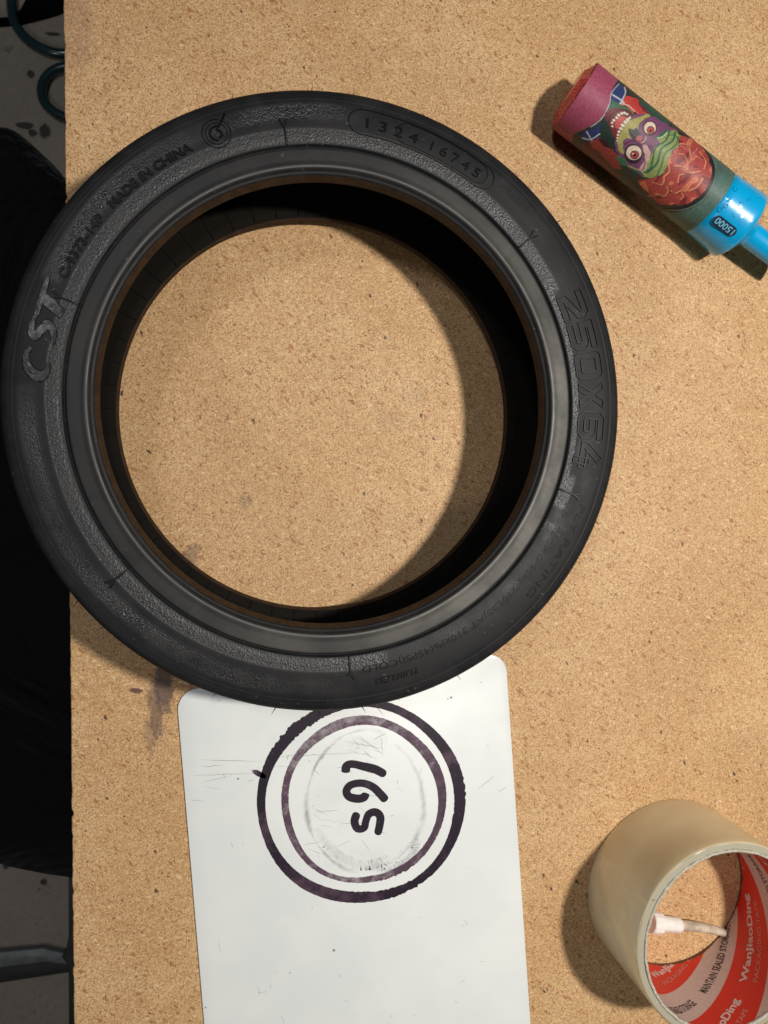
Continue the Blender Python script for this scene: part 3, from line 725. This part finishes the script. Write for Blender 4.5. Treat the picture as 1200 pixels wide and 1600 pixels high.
    for x, y, rx, ry in ((447, 495, 9, 7), (445, 470, 10, 9), (458, 452, 12, 9), (478, 433, 11, 9), (492, 414, 13, 9), (515, 402, 11, 10), (536, 399, 12, 8), (553, 408, 9, 7),
                         (483, 600, 7, 8), (484, 580, 8, 8), (488, 558, 9, 9), (495, 535, 11, 10), (508, 512, 14, 11), (522, 488, 15, 11), (540, 465, 14, 12), (556, 448, 11, 13), (572, 435, 8, 12)):
        ell(x, y, rx+2, ry+2, (70, 30, 30), .5); ell(x, y, rx, ry, (224, 208, 180), .5)
    # nose
    poly([(566, 512), (600, 518), (620, 505), (640, 530), (655, 570), (640, 600), (600, 592), (572, 560)], (66, 66, 66), X, Y); ell(640, 582, 22, 20, (200, 86, 92)); line([(575, 520), (610, 560), (650, 575)], 5, (100, 104, 92))
    line([(690, 570), (680, 600), (655, 615)], 7, (190, 176, 110)); line([(530, 625), (600, 600), (660, 640), (740, 640), (800, 615)], 6, (56, 26, 52))
    # eyes
    ell(716, 510, 52, 54, (58, 30, 52)); ell(718, 508, 43, 45, (222, 196, 172)); ell(722, 524, 29, 30, (92, 30, 32)); ell(722, 524, 24, 25, (176, 66, 58)); ell(720, 528, 9, 9, (40, 20, 22))
    ell(598, 694, 66, 72, (50, 36, 46)); ell(602, 686, 55, 52, (226, 204, 180)); ell(607, 702, 33, 32, (84, 28, 30)); ell(607, 702, 27, 26, (176, 66, 60)); ell(606, 704, 11, 11, (30, 16, 20)); ell(596, 694, 6, 5, (240, 230, 220))
    poly([(665, 630), (700, 640), (718, 700), (705, 780), (672, 820), (640, 800), (680, 740), (668, 680)], (196, 158, 146)); line([(660, 640), (672, 700), (682, 760), (665, 815)], 6, (84, 36, 62))
    line([(560, 780), (610, 800), (650, 815), (690, 860)], 6, (196, 186, 110))
    # exposed brain with folds
    brain = poly([(935, 545), (1010, 570), (1100, 650), (1150, 740), (1165, 850), (1110, 970), (1020, 1040), (900, 1065), (780, 1045), (690, 970), (640, 880), (720, 880), (830, 815), (870, 690), (925, 650)], (172, 62, 54))
    bm_ = brain.astype(float)
    fx, fy = X/26, Y/26
    fold = np.sin(fx+1.7*np.sin(fy*.9)+.8*np.sin(fx*.5+fy*1.3))+np.sin(fy*1.1+1.9*np.sin(fx*.8+1))
    C[brain & (fold > 1.15)] = lin((206, 112, 74)); C[brain & (fold < -1.2)] = lin((132, 38, 42))
    for pts in ([(880, 640), (910, 690), (960, 700), (990, 740)], [(940, 620), (1000, 640), (1010, 700), (1050, 720)], [(850, 760), (860, 820), (820, 860), (830, 900)], [(900, 780), (950, 790), (1000, 830), (1080, 820)],
                [(920, 900), (930, 850), (960, 840)], [(870, 960), (900, 980), (940, 960), (960, 1000), (940, 1020)], [(740, 900), (800, 920), (820, 880)], [(1080, 680), (1120, 740), (1110, 800)], [(1000, 960), (1060, 930), (1100, 870)], [(760, 980), (820, 1000), (850, 960), (840, 930)]):
        line(pts, 11, (216, 130, 84), mask=bm_); line([(p[0]+9, p[1]+7) for p in pts], 5, (110, 30, 36), mask=bm_)
    line([(930, 545), (1060, 600), (1150, 720), (1172, 850), (1100, 990), (970, 1075), (830, 1085), (700, 1020), (600, 900)], 20, (38, 34, 40))
    line([(1080, 610), (1170, 720), (1192, 850), (1120, 1005), (980, 1092), (840, 1100)], 5, (120, 138, 128))
    line([(700, 1000), (790, 985)], 5, (205, 140, 110)); line([(1060, 655), (1010, 720)], 6, (190, 130, 120)); line([(930, 625), (1100, 740)], 9, (190, 120, 108), a=.55)
    # teal band at the shoulder end
    t2 = poly([(1000, 500), (1085, 620), (1178, 740), (1200, 850), (1125, 1010), (985, 1100), (830, 1112), (660, 1050), (500, 900), (480, 1400), (1700, 1500), (1700, 300)], (74, 106, 96), X, Y)
    g = np.sin(X/61)*np.sin(Y/47+1)*.5+.5; C[:] = np.where(t2[..., None], C*(.86+.28*g[..., None]), C)
    sd = Sg/LEN
    bk = np.where((sd < .2)[..., None], lin((150, 52, 80)), np.where((sd > .86)[..., None], lin((74, 106, 96)), np.where((np.sin(Sg*420+3*np.sin(Pg*3)) > .2)[..., None], lin((120, 44, 42)), lin((46, 70, 58)))))
    C[:] = np.where(back[..., None], bk, C)
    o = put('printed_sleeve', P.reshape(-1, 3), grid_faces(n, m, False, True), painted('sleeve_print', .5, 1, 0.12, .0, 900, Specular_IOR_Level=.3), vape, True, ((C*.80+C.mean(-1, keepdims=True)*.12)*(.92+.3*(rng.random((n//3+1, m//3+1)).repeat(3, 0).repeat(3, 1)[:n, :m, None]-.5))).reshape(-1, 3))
label()
def cap_mat():
    t = NT('red_glitter'); v = t.n('ShaderNodeTexVoronoi', i_Vector=t.mapping(t.obj(), .55, (400, 1600, 700)), i_Scale=1.0)
    c = t.mix(t.smooth(v.outputs['Distance'], .2, .6), (.80, .07, .07), (.45, .02, .03))
    return t.out(Base_Color=c, Roughness=.22, Normal=t.bump(v.outputs['Distance'], .9, .0006), Coat_Weight=.4)
spin('end_cap', [(.0006, VR-.0002), (-.0002, VR-.0004), (-.0006, VR-.0008), (-.0012, VR-.0022), (-.0028, VR-.0046), (-.0031, VR-.0068), (-.0031, 0)], cap_mat(), VO, vd, vape, 9, smooth=False)
def blue_mat():
    t = NT('blue_plastic'); v = t.n('ShaderNodeTexVoronoi', feature='F1', i_Vector=t.obj(), i_Scale=430.0).outputs['Distance']
    n = t.noise(180, 4); nb = t.bump(v, .5, .0006)
    return t.out(Base_Color=t.mix(n, (.0, .30, .60), (.0, .36, .68)), Roughness=.3, Subsurface_Weight=.15, Subsurface_Radius=(.001, .002, .003), Subsurface_Scale=1.0, Coat_Weight=.4, Coat_Roughness=.09, Coat_Normal=nb)
M_blue = blue_mat()
mp = [(LEN-.0010, VR-.0006), (LEN+.0001, VR-.0005), (LEN+.0003, VR-.0001), (LEN+.004, VR+.0001), (.0925, VR+.0008), (.0948, VR+.0009), (.0957, VR+.0005), (.0963, VR-.0005), (.0985, .0106), (.0998, .0078), (.1008, .0062), (.1025, .0057), (.115, .0054), (.126, .0050), (.1275, .0044), (.1275, .0025), (.118, .0022)]
spin('mouthpiece', mp, M_blue, VO, vd, vape, 96)
def vape_mark():
    # dark pill with the puff count, reading towards the red end
    s0, p0 = vray(1132, 353, VR+.0006); R = VR+.0010
    pill = capsule(-.0062, .0062, -.0023, .0023, 10); mid = []
    n = len(pill); V = [vpt(s0-x, p0-y/R, R) for x, y in pill]+[vpt(s0, p0, R+.00002)]
    # fan of strips so that the pill follows the barrel
    V, Fc = [], []; xs = np.linspace(-.0062, .0062, 25)
    for x in xs:
        hh = .0023*math.sqrt(max(0, 1-(max(0, abs(x)-.0039)/.0023)**2))
        for y in np.linspace(-1, 1, 9): V.append(vpt(s0-x, p0-y*hh/R, R))
    put('count_pill', V, grid_faces(25, 9), plain('navy_print', (.012, .03, .06), .35), vape)
    T, Fc = text_geo('15000', .0040, .00006, .012, 1.0, 0, 1)
    T[:, 0] = (T[:, 0]/T[:, 0].max()-.5)*.0100; T[:, 1] -= .00142
    put('count_digits', [vpt(s0-x, p0-y/R, R+.00005+z) for x, y, z in T], Fc, plain('pale_blue_print', (.16, .45, .62), .35), vape, False)
    # embossed letters in the wrapper
    for tx, uu, vv, sz, rot in (('O', 1129, 332, .0032, .4), ('O', 1137, 326, .0030, .2), ('C', 1153, 300, .0032, .2), ('B', 1175, 315, .0036, .5), ('X', 1148, 342, .0030, .1), ('M', 1162, 324, .0034, .3)):
        s1, p1 = vray(uu, vv, VR+.0008); T, Fc = text_geo(tx, sz, .00003, .0)
        c, sn = math.cos(rot+1.6), math.sin(rot+1.6)
        put('embossed_letter', [vpt(s1+x*c-y*sn, p1+(x*sn+y*c)/R, VR+.00058+z) for x, y, z in T], Fc, M_blue, vape, False)
vape_mark()

# ================================================================== tape roll
PC = np.array([.2003, -.1893]); RO, RI, PH = .0422, .0379, .0462
tape = empty('tape_roll', (PC[0], PC[1], 0), 'upright roll of clear beige packing tape, red and white printed core', 'tape')
def tape_mat():
    t = NT('packing_tape'); co = t.obj(); n = t.noise(25, 3)
    big = t.noise(18, 3, .5, co=t.mapping(co, 0, (1, 1, 1.6)))
    c = t.mix(t.smooth(big, .35, .65), (.64, .53, .33), (.76, .67, .45))
    nb = t.bump(t.noise(45, 3), .25, .0010)
    return t.out(Base_Color=c, Roughness=.30, Specular_IOR_Level=.6, Coat_Weight=.35, Coat_Roughness=.08, Normal=nb)
def edge_mat():
    t = NT('tape_layer_edges'); co = t.obj()
    d = t.n('ShaderNodeVectorMath', operation='LENGTH', i_0=t.n('ShaderNodeVectorMath', operation='MULTIPLY', i_0=co, i_1=(1, 1, 0)).outputs[0]).outputs['Value']
    w = t.n('ShaderNodeTexNoise', noise_dimensions='1D', i_W=t.math('MULTIPLY', d, 5200.0), i_Detail=2.0, i_Scale=1.0).outputs[0]
    c = t.mix(t.smooth(w, .35, .65), (.34, .31, .23), (.42, .39, .29))
    c = t.mix(t.smooth(t.noise(260, 4), .62, .72, 0, .6), c, (.46, .44, .36))
    sp_ = t.noise(700, 2); c = t.mix(t.smooth(sp_, .72, .76, 0, .8), c, (.06, .05, .04))
    return t.out(Base_Color=c, Roughness=.35, Normal=t.bump(w, .3, .0001), Coat_Weight=.2)
def cyl_local(o):  # shift so that object coordinates are centred on the roll
    o.data.transform(Matrix.Translation((-PC[0], -PC[1], 0))); o.matrix_parent_inverse = Matrix.Identity(4)
    return o
MT = RI+.0013
lathe('tape_winding', resample([(RO-.0006, 0), (RO-.0001, .0003), (RO, .0010), (RO, PH-.0012), (RO-.0002, PH-.0004), (RO-.0005, PH-.0001)], .004), tape_mat(), PC, 256, tape)
def flap():
    # loose last turn of tape: a film a hair proud of the winding, with a slanting torn end
    th = np.radians(np.linspace(148, 262, 60)); V = []
    for i, t_ in enumerate(th):
        for k, z in enumerate(np.linspace(.0004, PH-.0006, 12)):
            q = t_+(.16*(z/PH)+.02*math.sin(z*900))*(i < 1); V.append((PC[0]+(RO+(.000045*min(1, i/7)-.00001))*math.cos(q), PC[1]+(RO+(.000045*min(1, i/7)-.00001))*math.sin(q), z))
    return put('tape_end', V, grid_faces(60, 12), M_flap, tape)
def flap_mat():
    t = NT('loose_tape_end'); n = t.noise(60, 4, .6)
    return t.out(Base_Color=t.mix(t.smooth(n, .35, .65), (.68, .58, .38), (.78, .69, .47)), Roughness=.24, Coat_Weight=.4, Coat_Roughness=.06, Normal=t.bump(t.noise(70, 4), .3, .0008))
M_flap = flap_mat(); flap()
def wobz(R, Z, th): return R, Z+.00009*np.sin(7*th)+.00006*np.sin(23*th+R*9000)
cyl_local(lathe('tape_edge', resample([(RO-.0005, PH-.0001), (RO-.0012, PH), (MT, PH)], .0004), edge_mat(), PC, 360, tape, jitter=wobz))
RNA, RNB = rough_noise(512, 5, .00016), rough_noise(512, 5, .00016)
def wobc(R, Z, th):
    k = (Z > PH-.001); q = np.interp(th, np.linspace(0, 2*np.pi, 512), RNA); w = np.interp(th, np.linspace(0, 2*np.pi, 512), RNB)
    return R+k*q, Z+k*w
    return R+k*.00006*np.sin(41*th)*np.sin(13*th), Z+k*(.00010*np.sin(19*th)*np.sin(31*th)+.00005*np.sin(77*th))
lathe('cardboard_rim', [(MT, PH-.0001), (MT-.0001, PH+.0005), (MT-.0005, PH+.0007), (RI+.0002, PH+.0006), (RI, PH+.0003), (RI, PH-.0003)], plain('torn_cardboard', (.42, .39, .31), .7, .25, 900, .6, .0003), PC, 512, tape, jitter=wobc)
lathe('underside', [(RI, .0), (MT, .0), (RO-.0006, .0)], plain('cardboard', (.22, .13, .07), .8, .2, 400), PC, 128, tape)
K = .45  # mm of height per degree along the printed stripes
def core():
    n, m = 1440, 150; th = np.linspace(0, 360, n, endpoint=False); z = np.linspace(0, PH-.0003, m)
    T, Z = np.meshgrid(th, z, indexing='ij'); Td = (T+180) % 360-180
    per = 40.5  # 162 mm round / 4
    c = np.mod(Z*1000+K*T+8, per)
    red = c < 22.3
    C = np.where(red[..., None], lin((214, 46, 32)), lin((205, 182, 172)))
    # bare kraft board at the glued foot of the core
    foot = (Z*1000 < 1.5+.4*np.sin(np.radians(T*3))+rough_noise(n, 25, 1.6)[:, None]); C[foot] = lin((92, 56, 38))
    # the label's overlap: a darker red corner
    C[(np.abs(Td-29) < 1.2) & (Z*1000 < 9)] = lin((120, 26, 20))
    V = np.stack([PC[0]+RI*np.cos(np.radians(T)), PC[1]+RI*np.sin(np.radians(T)), Z], -1).reshape(-1, 3)
    f = grid_faces(n, m, True, False)[:, ::-1]
    put('printed_core', V, f, painted('core_print', .5, 1, .12, 0, 600), tape, True, C.reshape(-1, 3))
core()
arc = math.radians(1)*RI
dv = np.array([1000*arc, -K]); dv = dv/np.linalg.norm(dv); uv_ = np.array([-(-dv[1]), 0])
def core_text(s, th0, c0, length, hgt, mat, bold=0.0, name='core_lettering', r=RI-.00012, ymax=None):
    """text running along the stripe from angle th0 on the line z + K*theta = c0 (mm)"""
    V, Fc = text_geo(s, 1.0, .0, bold)
    V[:, 0] *= length/V[:, 0].max(); V[:, 1] *= hgt/.72
    z0 = c0*.001-K*.001*th0
    # along = (arc, z); up is towards lower z, so that it reads from inside the roll
    a = V[:, 0]*dv[0]+V[:, 1]*dv[1]; zz = z0+V[:, 0]*dv[1]-V[:, 1]*dv[0]
    keep = (zz > .0009) & (zz < PH-.0006)
    Fc = [f for f in Fc if all(keep[list(f)])]
    if not Fc: return
    used = sorted({i for f in Fc for i in f}); mp_ = {k: i for i, k in enumerate(used)}
    th = math.radians(th0)+a/RI
    P = np.stack([PC[0]+r*np.cos(th), PC[1]+r*np.sin(th), zz], -1)[used]
    return put(name, P, [tuple(mp_[i] for i in f)[::-1] for f in Fc], mat, tape, False)
M_wp = plain('pale_print', (.66, .50, .46), .5, .08); M_kp = plain('black_print', (.02, .018, .018), .5); M_pp = plain('pink_print', (.60, .30, .25), .5, .08)
for k in range(-3, 3):
    cR = 3.2+40.5*k; cW = -13.4+40.5*k
    shift = {0: 0, -1: 4.0, 1: -4}.get(k, 0)
    for j in range(-4, 5):
        t0 = -57.0+shift+62.0*j
        z_s, z_e = cR-K*t0, cR-K*(t0+52)
        if not (z_s < -3 or z_e > 49) and -180 < t0+26 < 180:
            core_text('WanJiaoDing', t0, cR, .0405, .0033, M_wp, .030)
            core_text('PACKAGING TAPE', t0+6, cR+6.2, .0355, .0023, M_pp, -.008)
        t1 = -84.0+shift*0+62.0*j+(2 if k == 1 else 0)
        z_s, z_e = cW-K*t1, cW-K*(t1+52)
        if not (z_s < -3 or z_e > 49) and -180 < t1+26 < 180:
            core_text('MAINTAIN SEALED STORAGE', t1, cW, .0400, .0036, M_kp, .012)

# ================================================================== glue nozzle inside the roll
M_white = plain('white_nylon', (.80, .78, .72), .4, .05, 300, .1, Subsurface_Weight=.2, Subsurface_Radius=(.002, .0015, .001), Subsurface_Scale=1.0)
M_dirty = plain('yellowed_nylon', (.48, .40, .30), .4, .3, 240, .2)
pa, pb = at(1019, 1441, .0054), at(1063, 1446, .0044); pc = at(1127, 1456, .0030)
nz = empty('glue_nozzle', (pa[0], pa[1], 0), 'small white plastic nozzle lying on the board inside the tape roll', 'nozzle')
ax = pb-pa; L = np.linalg.norm(ax); ax /= L
spin('cap', [(-.0010, 0), (-.0010, .0046), (-.0005, .0050), (.0042, .0050), (.0046, .0046), (.0046, .0020)], M_white, pa, ax, nz, 14, smooth=False)
spin('hub', [(.0040, .0037), (.0072, .0036), (L-.001, .0034), (L, .0030), (L, .0015)], M_white, pa, ax, nz, 32)
pth = catmull([pb-ax*.002, pb+(pc-pb)*.35+np.array([0, .0006, 0]), pb+(pc-pb)*.75+np.array([0, .0005, 0]), pc, pc+np.array([.0012, -.0012, -.0003])], 8)
tube('spout', pth, np.linspace(.0026, .0017, len(pth)), M_dirty, nz, 20)

# ================================================================== things below the board
M_blackfab = plain('black_fabric', (.0022, .0024, .0034), .9, .2, 900, .3, .0005, Specular_IOR_Level=.08)
M_blackpl = plain('black_plastic', (.008, .008, .009), .4)
seat_z = -.12
pts = [(-260, 260), (-150, 224), (-60, 206), (0, 205), (28, 209), (60, 233), (100, 276), (150, 360), (185, 520), (190, 800), (185, 1100), (170, 1300), (150, 1362), (104, 1362), (60, 1355), (0, 1341), (-120, 1300), (-260, 1240), (-330, 1000), (-340, 700), (-320, 420)]
out = catmull([at(*p, seat_z-.022)[:2] for p in pts], 5, True)
ctr = out.mean(0)
chair = empty('chair', (ctr[0], ctr[1], FZ), 'black padded chair seat at the left edge of the board', 'chair')
def seat_mat():
    t = NT('creased_black_cloth'); n = t.noise(9, 4, .55, dist=1.2); w = t.noise(1300, 2)
    nb = t.bump(n, .8, .03); nb = t.bump(w, .4, .0004, nb)
    return t.out(Base_Color=t.mix(n, (.003, .0033, .0045), (.0065, .0068, .0085)), Roughness=.85, Specular_IOR_Level=.12, Sheen_Weight=.08, Normal=nb)
M_seat = seat_mat()
def cushion():
    rings = [(0.25, 0.002), (.6, .0015), (.88, 0), (.955, -.004), (.985, -.012), (1.0, -.026), (.995, -.045), (.97, -.058), (.9, -.062), (.5, -.062)]
    n = len(out); V = []
    for s, dz in rings:
        for p in out:
            q = ctr+(p-ctr)*s
            if s > .94: d = (p-ctr)/np.linalg.norm(p-ctr); q = p-d*(1-s)*.16
            V.append((q[0], q[1], seat_z+dz))
    f = [tuple(q) for q in grid_faces(len(rings), n, False, True)]
    f += [tuple(range(n)), tuple(reversed(range((len(rings)-1)*n, len(rings)*n)))]
    return put('cushion', V, f, M_seat, chair)
cushion()
tube('column', [(ctr[0], ctr[1], seat_z-.060), (ctr[0], ctr[1], -.4), (ctr[0], ctr[1], FZ+.03)], .024, M_blackpl, chair, 20)
spin('base', [(0, .0), (0, .16), (.010, .17), (.022, .15), (.035, .03), (.035, 0)], M_blackpl, (ctr[0], ctr[1], FZ), (0, 0, 1), chair, 48, up=(1, 0, 0))

def hose_mat():
    t = NT('dark_green_hose'); n = t.noise(60, 3)
    return t.out(Base_Color=t.mix(n, (.010, .034, .042), (.018, .050, .056)), Roughness=.22, Coat_Weight=.5, Coat_Roughness=.1)
hz = FZ+.0072
hp = [(60, -160), (30, -80), (20, -25), (18, 5), (21, 30), (31, 49), (46, 64), (64, 75), (83, 82), (104, 84), (140, 80), (190, 62), (235, 70), (240, 105), (205, 125), (165, 112), (130, 101), (100, 105), (83, 111), (70, 124), (65, 141), (69, 159), (81, 172), (98, 182), (130, 190), (200, 190)]
hose = tube('coiled_hose', catmull([at(*p, hz) for p in hp], 8), .0062, hose_mat(), None, 20)
tag(hose, 'dark green coiled air hose on the floor at upper left', 'hose')

strip_px = [(-80, 6), (-30, 9), (10, 5), (22, -6), (40, -40), (70, -90), (160, -90), (130, -30), (106, -8), (84, 2), (60, 9), (40, 14), (20, 18), (0, 20), (-40, 23), (-80, 22)]
sp_poly = [tuple(at(*p, FZ+.030)[:2]) for p in strip_px]
mat_o = prism('rubber_mat', sp_poly, FZ+.0005, FZ+.004, M_blackfab, None, .001)
# keep its visible outline with the real, thin height
for v in mat_o.data.vertices:
    pass
tag(mat_o, 'black mat edge on the floor in the top left corner', 'mat')

M_dark = plain('dark_steel_and_shade', (.025, .028, .024), .6, .2, 90, .1)  # steel of the rail, also the tone of the bar's painted shade
fr = empty('floor_bar', tuple(at(50, 1500, FZ+.0)), 'grey-blue steel bar lying on the floor below the white sheet side', 'steel bar')
fz1 = FZ+.010
bar = [at(*p, fz1)[:2] for p in [(-160, 1500), (0, 1488), (66, 1482), (108, 1492), (190, 1492), (190, 1512), (104, 1507), (70, 1503), (0, 1512), (-160, 1524)]]
prism('bar', [tuple(p) for p in bar], FZ+.0005, fz1, M_steel_l, fr, .0015)
bar_shade = [at(*p, fz1-.002)[:2] for p in [(-160, 1516), (0, 1506), (66, 1500), (108, 1502), (190, 1502), (190, 1522), (104, 1520), (66, 1526), (0, 1536), (-160, 1546)]]  # dark strip standing in for the shade along the bar's lower side
prism('bar_shade', [tuple(p) for p in bar_shade], FZ+.0008, fz1-.002, M_dark, fr, .001)
rail = [at(*p, fz1+.004)[:2] for p in [(107, 1366), (150, 1366), (150, 1760), (108, 1760), (107, 1520), (104, 1506), (96, 1496), (103, 1484), (107, 1465)]]
prism('rail', [tuple(p) for p in rail], FZ+.001, fz1+.004, M_dark, fr, .0015)
